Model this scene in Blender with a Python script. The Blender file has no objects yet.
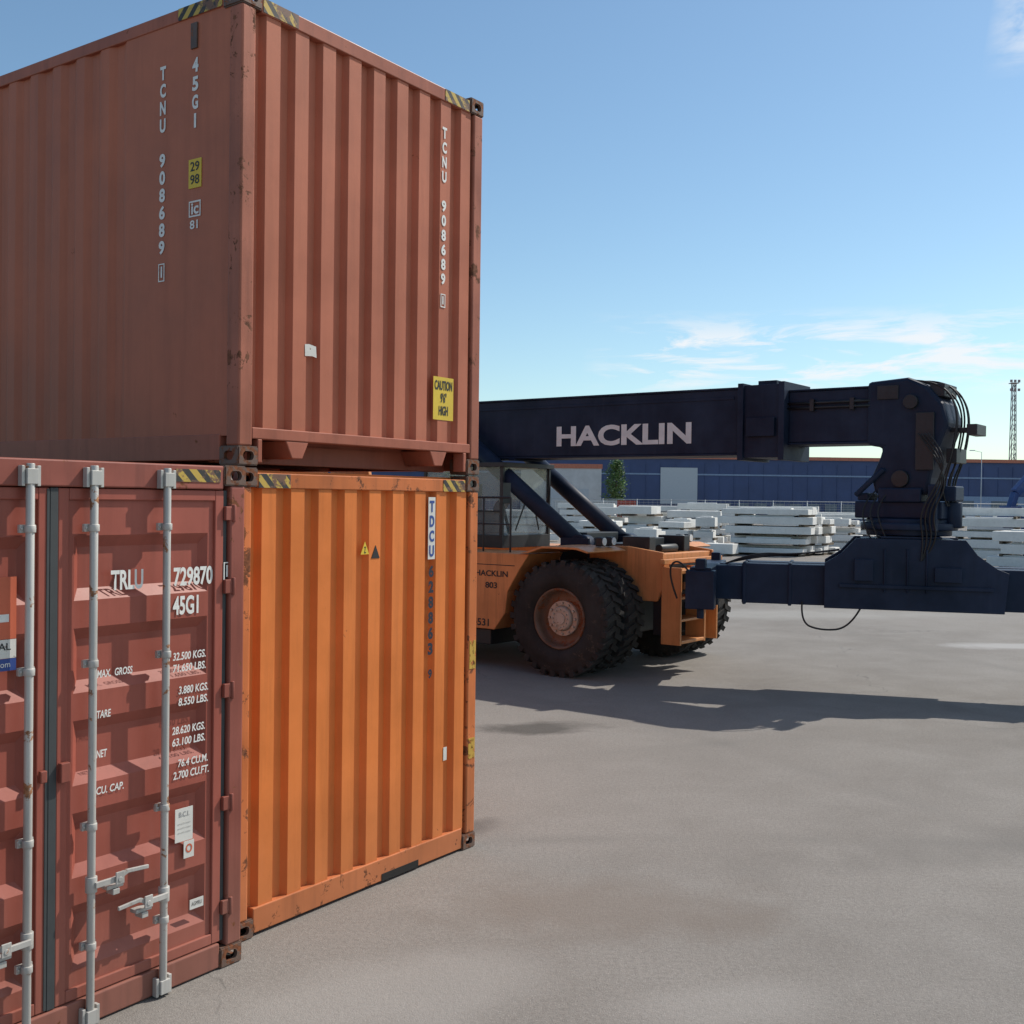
import bpy, bmesh, math, random
from mathutils import Vector, Matrix
random.seed(7)
D=bpy.data; S=bpy.context.scene
rad=math.radians

# ---------------------------------------------------------------- helpers
def link(o,parent=None):
    S.collection.objects.link(o)
    if parent is not None: o.parent=parent
    return o
def empty(name,loc=(0,0,0),rz=0,parent=None):
    e=D.objects.new(name,None); e.location=loc; e.rotation_euler=(0,0,rz); e.empty_display_size=.3
    return link(e,parent)
def mesh(name,bm,mats,parent=None,bevel=0,smooth=False,loc=None,rot=None):
    bmesh.ops.recalc_face_normals(bm,faces=bm.faces)
    me=D.meshes.new(name); bm.to_mesh(me); bm.free()
    if not isinstance(mats,(list,tuple)): mats=[mats]
    for m in mats: me.materials.append(m)
    if smooth:
        for p in me.polygons: p.use_smooth=True
    o=D.objects.new(name,me); link(o,parent)
    if loc: o.location=loc
    if rot: o.rotation_euler=rot
    if bevel:
        b=o.modifiers.new('b','BEVEL'); b.width=bevel; b.segments=2; b.limit_method='ANGLE'; b.angle_limit=rad(35)
    return o
def box(bm,x0,x1,y0,y1,z0,z1,mi=0):
    v=[bm.verts.new(p) for p in ((x0,y0,z0),(x1,y0,z0),(x1,y1,z0),(x0,y1,z0),(x0,y0,z1),(x1,y0,z1),(x1,y1,z1),(x0,y1,z1))]
    for f in ((0,3,2,1),(4,5,6,7),(0,1,5,4),(1,2,6,5),(2,3,7,6),(3,0,4,7)):
        bm.faces.new([v[i] for i in f]).material_index=mi
def obox(bm,M,sx,sy,sz,mi=0):
    pts=[(-1,-1,-1),(1,-1,-1),(1,1,-1),(-1,1,-1),(-1,-1,1),(1,-1,1),(1,1,1),(-1,1,1)]
    v=[bm.verts.new(M@Vector((p[0]*sx/2,p[1]*sy/2,p[2]*sz/2))) for p in pts]
    for f in ((0,3,2,1),(4,5,6,7),(0,1,5,4),(1,2,6,5),(2,3,7,6),(3,0,4,7)):
        bm.faces.new([v[i] for i in f]).material_index=mi
def cyl(bm,p0,p1,r,r2=None,seg=20,mi=0,caps=True):
    p0=Vector(p0);p1=Vector(p1);r2=r if r2 is None else r2
    ax=(p1-p0).normalized(); a=ax.orthogonal().normalized(); b=ax.cross(a)
    A=[];B=[]
    for i in range(seg):
        t=2*math.pi*i/seg; dd=a*math.cos(t)+b*math.sin(t)
        A.append(bm.verts.new(p0+dd*r)); B.append(bm.verts.new(p1+dd*r2))
    for i in range(seg):
        j=(i+1)%seg; f=bm.faces.new((A[i],A[j],B[j],B[i])); f.material_index=mi; f.smooth=True
    if caps:
        bm.faces.new(A[::-1]).material_index=mi; bm.faces.new(B).material_index=mi
def prism(bm,poly,y0,y1,mi=0):
    A=[bm.verts.new((x,y0,z)) for x,z in poly]; B=[bm.verts.new((x,y1,z)) for x,z in poly]
    n=len(poly)
    for i in range(n):
        j=(i+1)%n; bm.faces.new((A[i],A[j],B[j],B[i])).material_index=mi
    bm.faces.new(A[::-1]).material_index=mi; bm.faces.new(B).material_index=mi
def beam(bm,p0,p1,w,h,mi=0):
    p0=Vector(p0);p1=Vector(p1); ax=(p1-p0); L=ax.length; ax.normalize()
    up=Vector((0,0,1)) if abs(ax.z)<.95 else Vector((0,1,0))
    s=up.cross(ax).normalized(); u=ax.cross(s)
    M=Matrix((( ax.x,s.x,u.x,0),(ax.y,s.y,u.y,0),(ax.z,s.z,u.z,0),(0,0,0,1))); M.translation=(p0+p1)/2
    obox(bm,M,L,w,h,mi)
def hose(name,pts,r,mat,parent,loc=None):
    c=D.curves.new(name,'CURVE'); c.dimensions='3D'; c.bevel_depth=r; c.bevel_resolution=2; c.resolution_u=8
    s=c.splines.new('NURBS'); s.points.add(len(pts)-1); s.order_u=3; s.use_endpoint_u=True
    for i,p in enumerate(pts): s.points[i].co=(*p,1)
    c.materials.append(mat); o=D.objects.new(name,c)
    if loc: o.location=loc
    return link(o,parent)
def text(name,body,parent,loc,rot,w,h,mat,bold=0.0,line=1.0,align='CENTER',shear=0):
    c=D.curves.new(name,'FONT'); c.body=body; c.size=1; c.extrude=0.0; c.offset=bold; c.align_x=align; c.align_y='CENTER' if align=='CENTER' else 'BOTTOM_BASELINE'
    c.space_line=line; c.fill_mode='BOTH'; c.shear=shear; c.materials.append(mat); c.resolution_u=4
    o=D.objects.new(name,c); link(o,parent); bpy.context.view_layer.update()
    d=o.dimensions
    sy=h/max(d.y,1e-3); sx=w/max(d.x,1e-3) if w else sy
    o.scale=(sx,sy,1); o.location=loc; o.rotation_euler=rot
    return o

# ---------------------------------------------------------------- materials
def nodes(name):
    m=D.materials.new(name); m.use_nodes=True; nt=m.node_tree
    return m,nt,nt.nodes['Principled BSDF']
def N(nt,t):
    return nt.nodes.new(t)
def noise(nt,vec,scale,detail=6,rough=.6,dist=0):
    n=N(nt,'ShaderNodeTexNoise'); n.inputs['Scale'].default_value=scale; n.inputs['Detail'].default_value=min(detail,5)
    n.inputs['Roughness'].default_value=rough; n.inputs['Distortion'].default_value=dist
    if vec is not None: nt.links.new(vec,n.inputs['Vector'])
    return n.outputs['Fac']
def mapr(nt,v,a,b,c=0,d=1):
    n=N(nt,'ShaderNodeMapRange'); n.inputs[1].default_value=a;n.inputs[2].default_value=b;n.inputs[3].default_value=c;n.inputs[4].default_value=d
    nt.links.new(v,n.inputs[0]); return n.outputs[0]
def mix(nt,f,a,b,mode='MIX'):
    n=N(nt,'ShaderNodeMix'); n.data_type='RGBA'; n.blend_type=mode; n.clamp_factor=True
    for s,v in ((n.inputs[0],f),(n.inputs[6],a),(n.inputs[7],b)):
        if hasattr(v,'links'): nt.links.new(v,s)
        else: s.default_value=v if not isinstance(v,tuple) else (*v[:3],1)
    return n.outputs[2]
def math_(nt,op,a,b=0,c=None):
    n=N(nt,'ShaderNodeMath'); n.operation=op
    for i,v in enumerate((a,b) if c is None else (a,b,c)):
        if hasattr(v,'links'): nt.links.new(v,n.inputs[i])
        else: n.inputs[i].default_value=v
    return n.outputs[0]
def coords(nt,scale=(1,1,1)):
    t=N(nt,'ShaderNodeTexCoord'); m=N(nt,'ShaderNodeMapping'); m.inputs['Scale'].default_value=scale
    nt.links.new(t.outputs['Object'],m.inputs['Vector']); return m.outputs['Vector']
def bump(nt,bs,h,strength=.2,dist=.01):
    b=N(nt,'ShaderNodeBump'); b.inputs['Strength'].default_value=strength; b.inputs['Distance'].default_value=dist
    nt.links.new(h,b.inputs['Height']); nt.links.new(b.outputs['Normal'],bs.inputs['Normal'])
def paint(name,col,rust=.64,fade=.25,dirt=.35,rough=.5,rustcol=(.10,.035,.015),dents=.0,metal=0,seed=0,low=0.0,spec=.3):
    m,nt,b=nodes(name)
    v=coords(nt)
    mp=N(nt,'ShaderNodeMapping'); mp.inputs['Location'].default_value=(seed,seed*1.7,seed*.6); nt.links.new(v,mp.inputs['Vector']); v0=v; v=mp.outputs['Vector']
    vs=N(nt,'ShaderNodeMapping'); vs.inputs['Scale'].default_value=(9,9,.55); nt.links.new(v,vs.inputs['Vector'])
    n1=noise(nt,v,1.3,5,.6); n2=noise(nt,vs.outputs['Vector'],1.0,5,.65); n3=noise(nt,v,7,6,.74,.4); n4=noise(nt,v,38,4,.7)
    lighter=tuple(min(1,c*(1+fade)+.03*fade*2) for c in col); darker=tuple(c*(1-fade*.9) for c in col)
    c=mix(nt,mapr(nt,n1,.3,.7),darker,lighter)
    c=mix(nt,mapr(nt,n2,.5,.78,0,dirt),c,tuple(x*.35+.01 for x in col))
    c=mix(nt,mapr(nt,n2,.42,.22,0,dirt*.6),c,tuple(min(1,x*1.25+.06) for x in col))
    c=mix(nt,mapr(nt,n4,.6,.8,0,dirt*.5),c,tuple(x*.5 for x in col))
    if low:
        sz=N(nt,'ShaderNodeSeparateXYZ'); nt.links.new(v0,sz.inputs[0])
        lf=mapr(nt,math_(nt,'ADD',sz.outputs[2],math_(nt,'MULTIPLY',n2,.8)),.5,1.3,low,0)
        c=mix(nt,lf,c,(.22,.17,.13))
    rm=math_(nt,'ADD',n3,math_(nt,'MULTIPLY',math_(nt,'SUBTRACT',n1,.5),.35))
    rmask=mapr(nt,rm,rust,rust+.035)
    rc=mix(nt,mapr(nt,n4,.35,.65),rustcol,tuple(x*2.6 for x in rustcol))
    c=mix(nt,rmask,c,rc)
    nt.links.new(c,b.inputs['Base Color'])
    r=math_(nt,'ADD',mapr(nt,n1,.3,.7,rough-.08,rough+.1),math_(nt,'MULTIPLY',rmask,.3))
    nt.links.new(r,b.inputs['Roughness']); b.inputs['Metallic'].default_value=metal
    b.inputs['Specular IOR Level'].default_value=spec
    h=math_(nt,'ADD',math_(nt,'MULTIPLY',n1,dents*60),math_(nt,'ADD',math_(nt,'MULTIPLY',n4,.15),math_(nt,'MULTIPLY',rmask,-.3)))
    bump(nt,b,h,.35,.004)
    return m
def plain(name,col,rough=.5,metal=0,var=.12,scale=6):
    m,nt,b=nodes(name); v=coords(nt); n=noise(nt,v,scale,5,.65)
    c=mix(nt,mapr(nt,n,.3,.7),tuple(x*(1-var*1.5) for x in col),tuple(min(1,x*(1+var)) for x in col))
    nt.links.new(c,b.inputs['Base Color']); b.inputs['Roughness'].default_value=rough; b.inputs['Metallic'].default_value=metal
    return m
def decal(name,col,wear=.62,rough=.55):
    m,nt,b=nodes(name); v=coords(nt,(1,1,1)); n=noise(nt,v,14,5,.75); n2=noise(nt,v,2.5,4,.6)
    nt.links.new(mix(nt,mapr(nt,n2,.3,.7),tuple(x*.8 for x in col),col),b.inputs['Base Color']); b.inputs['Roughness'].default_value=rough
    nt.links.new(mapr(nt,n,wear,wear+.04,1,0),b.inputs['Alpha'])
    return m
def hazard(name):
    m,nt,b=nodes(name); v=coords(nt); s=N(nt,'ShaderNodeSeparateXYZ'); nt.links.new(v,s.inputs[0])
    t=math_(nt,'ADD',math_(nt,'ADD',s.outputs[0],s.outputs[1]),s.outputs[2])
    f=math_(nt,'GREATER_THAN',math_(nt,'FRACT',math_(nt,'MULTIPLY',t,9.5)),.5)
    n=noise(nt,v,9,5,.75)
    c=mix(nt,f,(.03,.028,.026),(.50,.34,.06)); c=mix(nt,mapr(nt,n,.5,.56),c,(.16,.08,.05))
    nt.links.new(c,b.inputs['Base Color']); b.inputs['Roughness'].default_value=.6
    return m

M_red=paint('container_red',(.43,.140,.080),rust=.76,fade=.14,dirt=.28,dents=.04,rough=.55,spec=.22)
M_redf=paint('container_red_frame',(.36,.115,.070),rust=.67,fade=.2,dirt=.45,seed=3,spec=.22)
M_post=paint('container_red_post',(.35,.118,.072),rust=.58,fade=.25,dirt=.55,seed=5,rustcol=(.085,.035,.02),spec=.22)
M_or=paint('container_orange',(.68,.190,.042),rust=.72,fade=.14,dirt=.36,dents=.04,seed=9,rustcol=(.16,.05,.02),low=.18,spec=.22)
M_orf=paint('container_orange_frame',(.54,.15,.04),rust=.58,fade=.2,dirt=.5,seed=11,low=.2)
M_dr=paint('container_door_red',(.31,.080,.055),rust=.77,fade=.14,dirt=.35,seed=21,rough=.42,low=.2)
M_drf=paint('container_door_frame',(.26,.072,.050),rust=.63,fade=.2,dirt=.5,seed=23,low=.25)
M_cast=paint('casting_steel',(.13,.08,.06),rust=.5,fade=.3,dirt=.6,seed=31)
M_bar=paint('lock_bar_galvanised',(.48,.46,.43),rust=.62,fade=.15,dirt=.6,rough=.45,seed=41,rustcol=(.17,.08,.04),metal=.2)
M_gask=plain('rubber_gasket',(.045,.05,.052),.6)
M_dark=plain('void_shade',(.012,.011,.01),.9)  # near-black colour standing in for shade in casting hollows and sill notch
M_haz=hazard('hazard_stripe')
M_white=decal('marking_white',(.80,.79,.75),.70)
M_whites=decal('sticker_white',(.7,.68,.63),.68)
M_yel=decal('sticker_yellow',(.72,.5,.04),.72)
M_blk=decal('marking_black',(.02,.02,.022),.72)
M_ink=decal('marking_ink',(.012,.014,.03),.85)
M_blue=decal('marking_blue',(.03,.07,.28),.76)
M_logo=decal('sticker_orange',(.6,.13,.06),.75)

def casting_mesh():
    bm=bmesh.new(); box(bm,-.081,.081,-.089,.089,0,.118)
    bmesh.ops.bevel(bm,geom=bm.edges[:],offset=.008,segments=2,affect='EDGES')
    a=mesh('cast_tmp',bm,[M_cast,M_dark])
    bm=bmesh.new(); box(bm,-.055,.055,-.063,.063,.028,.09,1)  # hollow's inner faces coloured near-black as painted shade
    inner=mesh('cast_in',bm,[M_cast,M_dark])
    def slot(axis):
        bm=bmesh.new(); n=24;A=[];B=[]
        for i in range(n):
            t=2*math.pi*i/n; ca,sa=math.cos(t),math.sin(t)
            u=(.018 if ca>0 else -.018)+.025*ca; w=.059+.028*sa
            if axis=='y': A.append(bm.verts.new((u,-.2,w)));B.append(bm.verts.new((u,.2,w)))
            elif axis=='x': A.append(bm.verts.new((-.2,u,w)));B.append(bm.verts.new((.2,u,w)))
            else:
                u=.032*ca; w2=(.030 if sa>0 else -.030)+.03*sa
                A.append(bm.verts.new((u,w2,-.1)));B.append(bm.verts.new((u,w2,.3)))
        for i in range(n):
            j=(i+1)%n; bm.faces.new((A[i],A[j],B[j],B[i]))
        bm.faces.new(A[::-1]);bm.faces.new(B)
        return mesh('slot_'+axis,bm,[M_cast,M_dark])
    objs=[inner]+[slot(ax) for ax in 'yxz']
    for o in objs:
        md=a.modifiers.new('x','BOOLEAN'); md.operation='DIFFERENCE'; md.solver='EXACT'; md.object=o
    dg=bpy.context.evaluated_depsgraph_get(); me=D.meshes.new_from_object(a.evaluated_get(dg))
    for o in objs+[a]: D.objects.remove(o)
    me.name='corner_casting'
    return me
CAST=casting_mesh()

W=2.438; H=2.896
def corrug_end(bm,x0,x1,y,z0,z1,pitch=.25,depth=.045,mi=0):
    n=round((x1-x0)/pitch); p=(x1-x0)/n
    prof=[]
    for i in range(n):
        b=x0+i*p
        prof+= [(b,y+depth),(b+p*.30,y+depth),(b+p*.40,y),(b+p*.88,y)]
    prof.append((x1,y+depth))
    lo=[bm.verts.new((a,c,z0)) for a,c in prof]; hi=[bm.verts.new((a,c,z1)) for a,c in prof]
    for i in range(len(prof)-1): bm.faces.new((lo[i],lo[i+1],hi[i+1],hi[i])).material_index=mi
def corrug_side(bm,x,y0,y1,z0,z1,sgn,flat=1.02,depth=.024,mi=0):
    prof=[(y0,0),(y0+flat,0)]; y=y0+flat
    while y<y1-.3:
        prof+=[(y+.06,depth),(y+.13,depth),(y+.19,0),(y+.275,0)]; y+=.275
    prof.append((y1,0))
    lo=[bm.verts.new((x+sgn*d,a,z0)) for a,d in prof]; hi=[bm.verts.new((x+sgn*d,a,z1)) for a,d in prof]
    for i in range(len(prof)-1): bm.faces.new((lo[i],lo[i+1],hi[i+1],hi[i])).material_index=mi
def band_panel(bm,x0,x1,y,z0,z1,bands,depth=.035,sl=.05,mx=.05,mi=0):
    q=lambda *p: setattr(bm.faces.new([bm.verts.new(a) for a in p]),'material_index',mi)
    z=z0
    for a,b in bands:
        q((x0,y,z),(x1,y,z),(x1,y,a),(x0,y,a))
        q((x0,y,a),(x0+mx,y,a),(x0+mx,y,b),(x0,y,b)); q((x1-mx,y,a),(x1,y,a),(x1,y,b),(x1-mx,y,b))
        X0,X1=x0+mx,x1-mx; xi0,xi1=X0+sl*.7,X1-sl*.7; ai,bi=a+sl,b-sl; Y=y+depth
        q((X0,y,a),(X1,y,a),(xi1,Y,ai),(xi0,Y,ai)); q((X0,y,b),(xi0,Y,bi),(xi1,Y,bi),(X1,y,b))
        q((X0,y,a),(xi0,Y,ai),(xi0,Y,bi),(X0,y,b)); q((X1,y,a),(X1,y,b),(xi1,Y,bi),(xi1,Y,ai))
        q((xi0,Y,ai),(xi1,Y,ai),(xi1,Y,bi),(xi0,Y,bi)); z=b
    q((x0,y,z),(x1,y,z),(x1,y,z1),(x0,y,z1))
def container(name,origin,rz,L,mw,mf,mp,end='front',tunnel=False):
    P=empty(name,origin,rz)
    for i,(x,y) in enumerate(((.081,.089),(W-.081,.089),(.081,L-.089),(W-.081,L-.089))):
        for z in (0,H-.118):
            o=D.objects.new('corner_casting',CAST); o.location=(x,y,z); link(o,P)
    bm=bmesh.new()
    for x in (0.006,W-.116):
        box(bm,x,x+.11,.006,.12,.118,H-.118); box(bm,x,x+.11,L-.12,L-.006,.118,H-.118)
    mesh('corner_posts',bm,mp,P,bevel=.012)
    bm=bmesh.new()
    for x in (.008,W-.068):
        box(bm,x,x+.06,.178,L-.178,.03,.19); box(bm,x,x+.06,.178,L-.178,H-.1,H-.02)
    box(bm,.162,W-.162,L-.08,L-.02,.03,.19); box(bm,.162,W-.162,L-.08,L-.02,H-.12,H-.02)
    mesh('side_rails',bm,mf,P,bevel=.006)
    bm=bmesh.new()
    n=int((L-.3)/.21)
    for i in range(n):
        y=.16+i*.21; box(bm,.07,W-.07,y,y+.15,H-.035,H-.012)
    box(bm,.069,W-.069,.1,L-.1,H-.05,H-.034)
    mesh('roof',bm,mw,P)
    bm=bmesh.new(); box(bm,.07,W-.07,.3,L-.3,.15,.18)
    for i in range(int(L/.6)): box(bm,.07,W-.07,.35+i*.6,.4+i*.6,.04,.15)
    mesh('floor',bm,mf,P)
    bm=bmesh.new()
    corrug_side(bm,.016,.115,L-.115,.18,H-.09,1); corrug_side(bm,W-.016,.115,L-.115,.18,H-.09,-1)
    corrug_end(bm,.1,W-.1,L-.07,.18,H-.11,depth=-.04)
    mesh('side_walls',bm,mw,P)
    if end=='front':
        bm=bmesh.new(); corrug_end(bm,.114,W-.114,.022,.17,H-.11); mesh('front_wall',bm,mw,P)
        bm=bmesh.new()
        box(bm,.163,W-.163,.012,.09,H-.125,H-.03)
        if tunnel:
            box(bm,.117,W-.117,.010,.10,.165,.235)
            box(bm,.163,.2,.01,.11,.02,.165); box(bm,W-.2,W-.163,.01,.11,.02,.165)
            for cx in (.50,W-.50):
                prism(bm,[(cx-.10,.164),(cx+.10,.164),(cx+.045,.055),(cx-.045,.055)],.014,.30)
            box(bm,.07,W-.07,.30,.36,.02,.165)
        else: box(bm,.163,W-.163,.010,.10,.02,.175)
        mesh('end_rails',bm,mf,P,bevel=.006)
    return P

RZ=.9616; cx,cy=math.cos(RZ),math.sin(RZ)
O=Vector((-1.651,6.692,0))
def CW(x,y,z=0): return Vector((O.x+cx*x-cy*y,O.y+cy*x+cx*y,z))
R_END=(rad(90),0,0); R_SIDE=(rad(90),0,rad(-90))
def vtext(name,chars,P,x,y,ztop,step,w,h,mat,rot,bold):
    for i,ch in enumerate(chars):
        if ch==' ': continue
        text(name,ch,P,(x,y,ztop-h/2-i*step),rot,w if ch not in '1IJ' else w*.35,h,mat,bold)

# orange lower
A=container('orange_shipping_container',CW(0,0,0),RZ,12.19,M_or,M_orf,M_orf)
bm=bmesh.new(); box(bm,1.835,1.915,.0185,.0205,2.27,2.73); mesh('serial_patch',bm,M_whites,A)
vtext('serial_prefix','TDCU',A,1.875,.0165,2.70,.11,.055,.085,M_blue,R_END,.04)
vtext('serial_number','628863',A,1.875,.0195,2.22,.115,.058,.090,M_ink,R_END,.05)
vtext('serial_check','9',A,1.875,.0195,1.45,.115,.045,.07,M_ink,R_END,.05)
for k,xx in enumerate((1.15,1.26)):
    bm=bmesh.new(); s=.085
    prism(bm,[(xx-s*.5,2.33-k*.03),(xx+s*.5,2.33-k*.03),(xx,2.42-k*.03)],.0185,.021); mesh('warning_triangle',bm,M_yel if k==0 else M_blk,A)
text('warning_mark','Z',A,(1.15,.017,2.358),R_END,.018,.045,M_blk,.02)
bm=bmesh.new(); box(bm,2.045,2.085,.018,.0205,.74,.84); mesh('small_label',bm,M_whites,A)
bm=bmesh.new(); box(bm,.175,.44,.0085,.0115,H-.122,H-.035); box(bm,W-.44,W-.175,.0085,.0115,H-.122,H-.035); mesh('hazard_strips',bm,M_haz,A)
M_yels=decal('post_yellow',(.55,.33,.05),.54)
bm=bmesh.new(); box(bm,W-.10,W-.02,.0025,.0055,1.40,1.62); box(bm,W-.10,W-.02,.0025,.0055,.70,.86);mesh('post_marks',bm,M_yels,A)
bm=bmesh.new(); box(bm,1.35,1.75,.006,.0095,.018,.07); mesh('sill_notch_shade',bm,M_dark,A)  # flat near-black plate on the sill, painted shade of a notch

# red upper
B=container('red_shipping_container',CW(0,0,H+.012),RZ,12.19,M_red,M_redf,M_post,tunnel=True)
vtext('serial_end','TCNU 908689',B,1.975,.018,2.575,.1085,.052,.084,M_white,R_END,.04)
def box_digit(P,loc,rot,w,h):
    text('check_digit','1',P,loc,rot,w*.25,h*.62,M_white,.02)
    bm=bmesh.new(); t=.007
    for a in ((-w/2,w/2,h/2-t,h/2),(-w/2,w/2,-h/2,-h/2+t),(-w/2,-w/2+t,-h/2+t,h/2-t),(w/2-t,w/2,-h/2+t,h/2-t)):
        box(bm,a[0],a[1],-.001,.001,a[2],a[3])
    mesh('check_digit_frame',bm,M_white,P,loc=loc,rot=(0,0,rot[2]))
box_digit(B,(1.975,.018,1.29),R_END,.055,.10)
vtext('serial_side','TCNU 908689',B,.012,.755,2.545,.111,.057,.088,M_white,R_SIDE,.04)
box_digit(B,(.012,.755,1.235),R_SIDE,.06,.115)
vtext('size_code','45G1',B,.012,.44,2.534,.115,.057,.090,M_white,R_SIDE,.04)
bm=bmesh.new(); box(bm,.011,.0135,.375,.495,1.73,1.91); mesh('date_label',bm,M_yel,B)
text('date_label_text','29\n98',B,(.009,.435,1.82),R_SIDE,.085,.14,M_blk,.01)
text('ic_text','ic',B,(.012,.435,1.60),R_SIDE,.07,.07,M_white,.025); text('ic_number','81',B,(.012,.435,1.50),R_SIDE,.075,.055,M_white,.02)
bm=bmesh.new()
for a in ((.38,.49,1.64,1.65),(.38,.49,1.55,1.56),(.38,.388,1.56,1.64),(.482,.49,1.56,1.64)): box(bm,.011,.013,*a)
mesh('ic_frame',bm,M_white,B)
bm=bmesh.new(); box(bm,1.875,2.115,.0185,.0210,.40,.72); mesh('caution_sticker',bm,M_yel,B)
text('caution_text','CAUTION\n9\'6"\nHIGH',B,(1.995,.0165,.56),R_END,.21,.26,M_blk,.03)
bm=bmesh.new()
bm.faces.new([bm.verts.new(p) for p in ((.565,.0195,.72),(.63,.0195,.725),(.668,.0195,.718),(.662,.0195,.79),(.60,.0195,.80),(.562,.0195,.795))]); mesh('paint_patch',bm,M_whites,B)
bm=bmesh.new()
box(bm,.175,.47,.0085,.0115,H-.118,H-.033); box(bm,W-.47,W-.175,.0085,.0115,H-.118,H-.033); box(bm,.004,.0075,.19,.6,H-.098,H-.022)
mesh('hazard_strips',bm,M_haz,B)
bm=bmesh.new(); box(bm,.004,.0145,.42,.48,H-.30,H-.14,0); mesh('tally_plate',bm,M_cast,B,bevel=.003)

# door-end container
gx,py=.1096,.2014
C=container('maroon_shipping_container',CW(-gx-W,-py,0),RZ,12.19,M_dr,M_drf,M_drf,end='door')
bm=bmesh.new()
box(bm,.163,W-.163,.008,.11,H-.14,H-.005); box(bm,.163,W-.163,.008,.11,.01,.15)
mesh('door_header_and_sill',bm,M_drf,C,bevel=.008)
bm=bmesh.new()
bands=[(.30+i*.47,.30+i*.47+.33) for i in range(5)]
for x0,x1 in ((.15,1.195),(1.243,W-.15)):
    band_panel(bm,x0+.03,x1-.03,.040,.19,H-.18,bands,depth=.036,sl=.06,mx=.07)
mesh('door_panels',bm,M_dr,C)
bm=bmesh.new()
for x0,x1 in ((.15,1.195),(1.243,W-.15)):
    box(bm,x0,x0+.06,.024,.075,.155,H-.145); box(bm,x1-.06,x1,.024,.075,.155,H-.145)
    box(bm,x0+.06,x1-.06,.024,.075,.155,.215); box(bm,x0+.06,x1-.06,.024,.075,H-.205,H-.145)
mesh('door_frames',bm,M_dr,C,bevel=.005)
bm=bmesh.new()
box(bm,1.197,1.2405,.020,.07,.155,H-.145); box(bm,.122,.148,.03,.07,.155,H-.145); box(bm,W-.148,W-.122,.03,.07,.155,H-.145)
box(bm,1.178,1.194,.0195,.0235,.16,H-.15)
mesh('door_gaskets',bm,M_gask,C,bevel=.003)
bm=bmesh.new()
for z in (.35,.95,1.6,2.2,2.62):
    for s in (W-.150,.085):
        box(bm,s,s+.065,.002,.026,z-.04,z+.04); cyl(bm,(s+.06 if s>1 else s+.005,.004,z-.05),(s+.06 if s>1 else s+.005,.004,z+.05),.012,seg=12)
mesh('hinges',bm,M_drf,C,bevel=.004)
bm=bmesh.new()
for x in (.575,1.066,1.416,1.864):
    cyl(bm,(x,-.018,.02),(x,-.018,H-.03),.0205,seg=20)
    for z in (.05,H-.10):
        box(bm,x-.030,x+.030,-.042,.006,z-.03,z+.045); box(bm,x-.05,x-.032,-.028,.007,z-.04,z+.06); box(bm,x+.032,x+.05,-.028,.007,z-.04,z+.06)
    for z in (.42,1.03,1.86,2.55):
        box(bm,x-.042,x+.042,.0,.022,z-.02,z+.02); cyl(bm,(x,-.018,z-.018),(x,-.018,z+.018),.0275,seg=16)
        for dx in (-.034,.034): cyl(bm,(x+dx,-.008,z),(x+dx,0.001,z),.007,seg=8)
for x,z,dx in ((1.416,.735,.30),(1.864,.56,-.30),(1.066,.56,-.3),(.575,.735,.3)):
    cyl(bm,(x,-.018,z-.04),(x,-.018,z+.04),.030,seg=16)
    box(bm,min(x,x+dx*.45),max(x,x+dx*.45),-.060,-.044,z-.015,z+.015)
    beam(bm,(x+dx*.42,-.053,z),(x+dx*.62,-.058,z+.028),.014,.024); beam(bm,(x+dx*.60,-.058,z+.028),(x+dx*1.05,-.058,z+.018),.014,.020)
    cx2=x+dx*.45
    box(bm,cx2-.05,cx2+.05,-.03,.022,z-.055,z-.035); box(bm,cx2-.02,cx2+.02,-.04,.022,z-.085,z-.056)
    cyl(bm,(cx2,-.075,z),(cx2,-.03,z),.014,seg=10); box(bm,cx2-.025,cx2+.025,-.072,-.063,z-.025,z+.04)
mesh('lock_bars',bm,M_bar,C,bevel=.003)
bm=bmesh.new(); box(bm,1.248,1.30,-.01,.022,1.28,1.38); box(bm,1.14,1.176,-.006,.018,1.30,1.36); mesh('anti_rack_lug',bm,M_drf,C,bevel=.005)
bm=bmesh.new(); box(bm,W-.50,W-.19,.004,.0070,H-.10,H-.03); box(bm,.19,.5,.004,.0070,H-.10,H-.03); mesh('hazard_strips',bm,M_haz,C)
yT=.0345
def dt(s,x,z,w,h,b=.0,sh=0,align='LEFT',y=None): text('marking',s,C,(x,yT if y is None else y,z),R_END,w,h,M_white,b,1.0,align,sh)
dt('TRLU',1.555,2.225,.20,.105,.03); dt('729870',1.950,2.225,.270,.105,.03); dt('45G1',1.950,2.065,.175,.105,.03)
box_digit(C,(2.315,.0215,2.285),R_END,.05,.11)
rows=[('32.500 KGS.',1.93,1.81),('71.650 LBS.',1.93,1.745),('3.880 KGS.',1.97,1.62),('8.550 LBS.',1.97,1.555),('28.620 KGS.',1.93,1.40),('63.100 LBS.',1.93,1.335),('76.4 CU.M.',1.97,1.215),('2.700 CU.FT.',1.94,1.15)]
for s,x,z in rows: dt(s,x+.02,z,.0205*len(s),.044,.02,.12)
for s,z,w_ in (('MAX.  GROSS',1.775,.215),('TARE',1.565,.084),('NET',1.36,.063),('CU. CAP.',1.17,.165)): dt(s,1.475,z,w_,.040,.02,.12)
bm=bmesh.new()
box(bm,1.965,2.085,.0195,.0225 ,.80,.985); box(bm,2.025,2.095,.0195,.0225,.70,.795); box(bm,2.07,2.165,.0195,.0225,.40,.455)
box(bm,.50,1.03,.0330,.0355,1.93,2.02); mesh('stickers',bm,M_whites,C)
M_grey=decal('print_grey',(.3,.3,.3),.75)
text('sticker_text','B.C.I.',C,(2.025,.018,.95),R_END,.07,.028,M_grey,.01)
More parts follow.
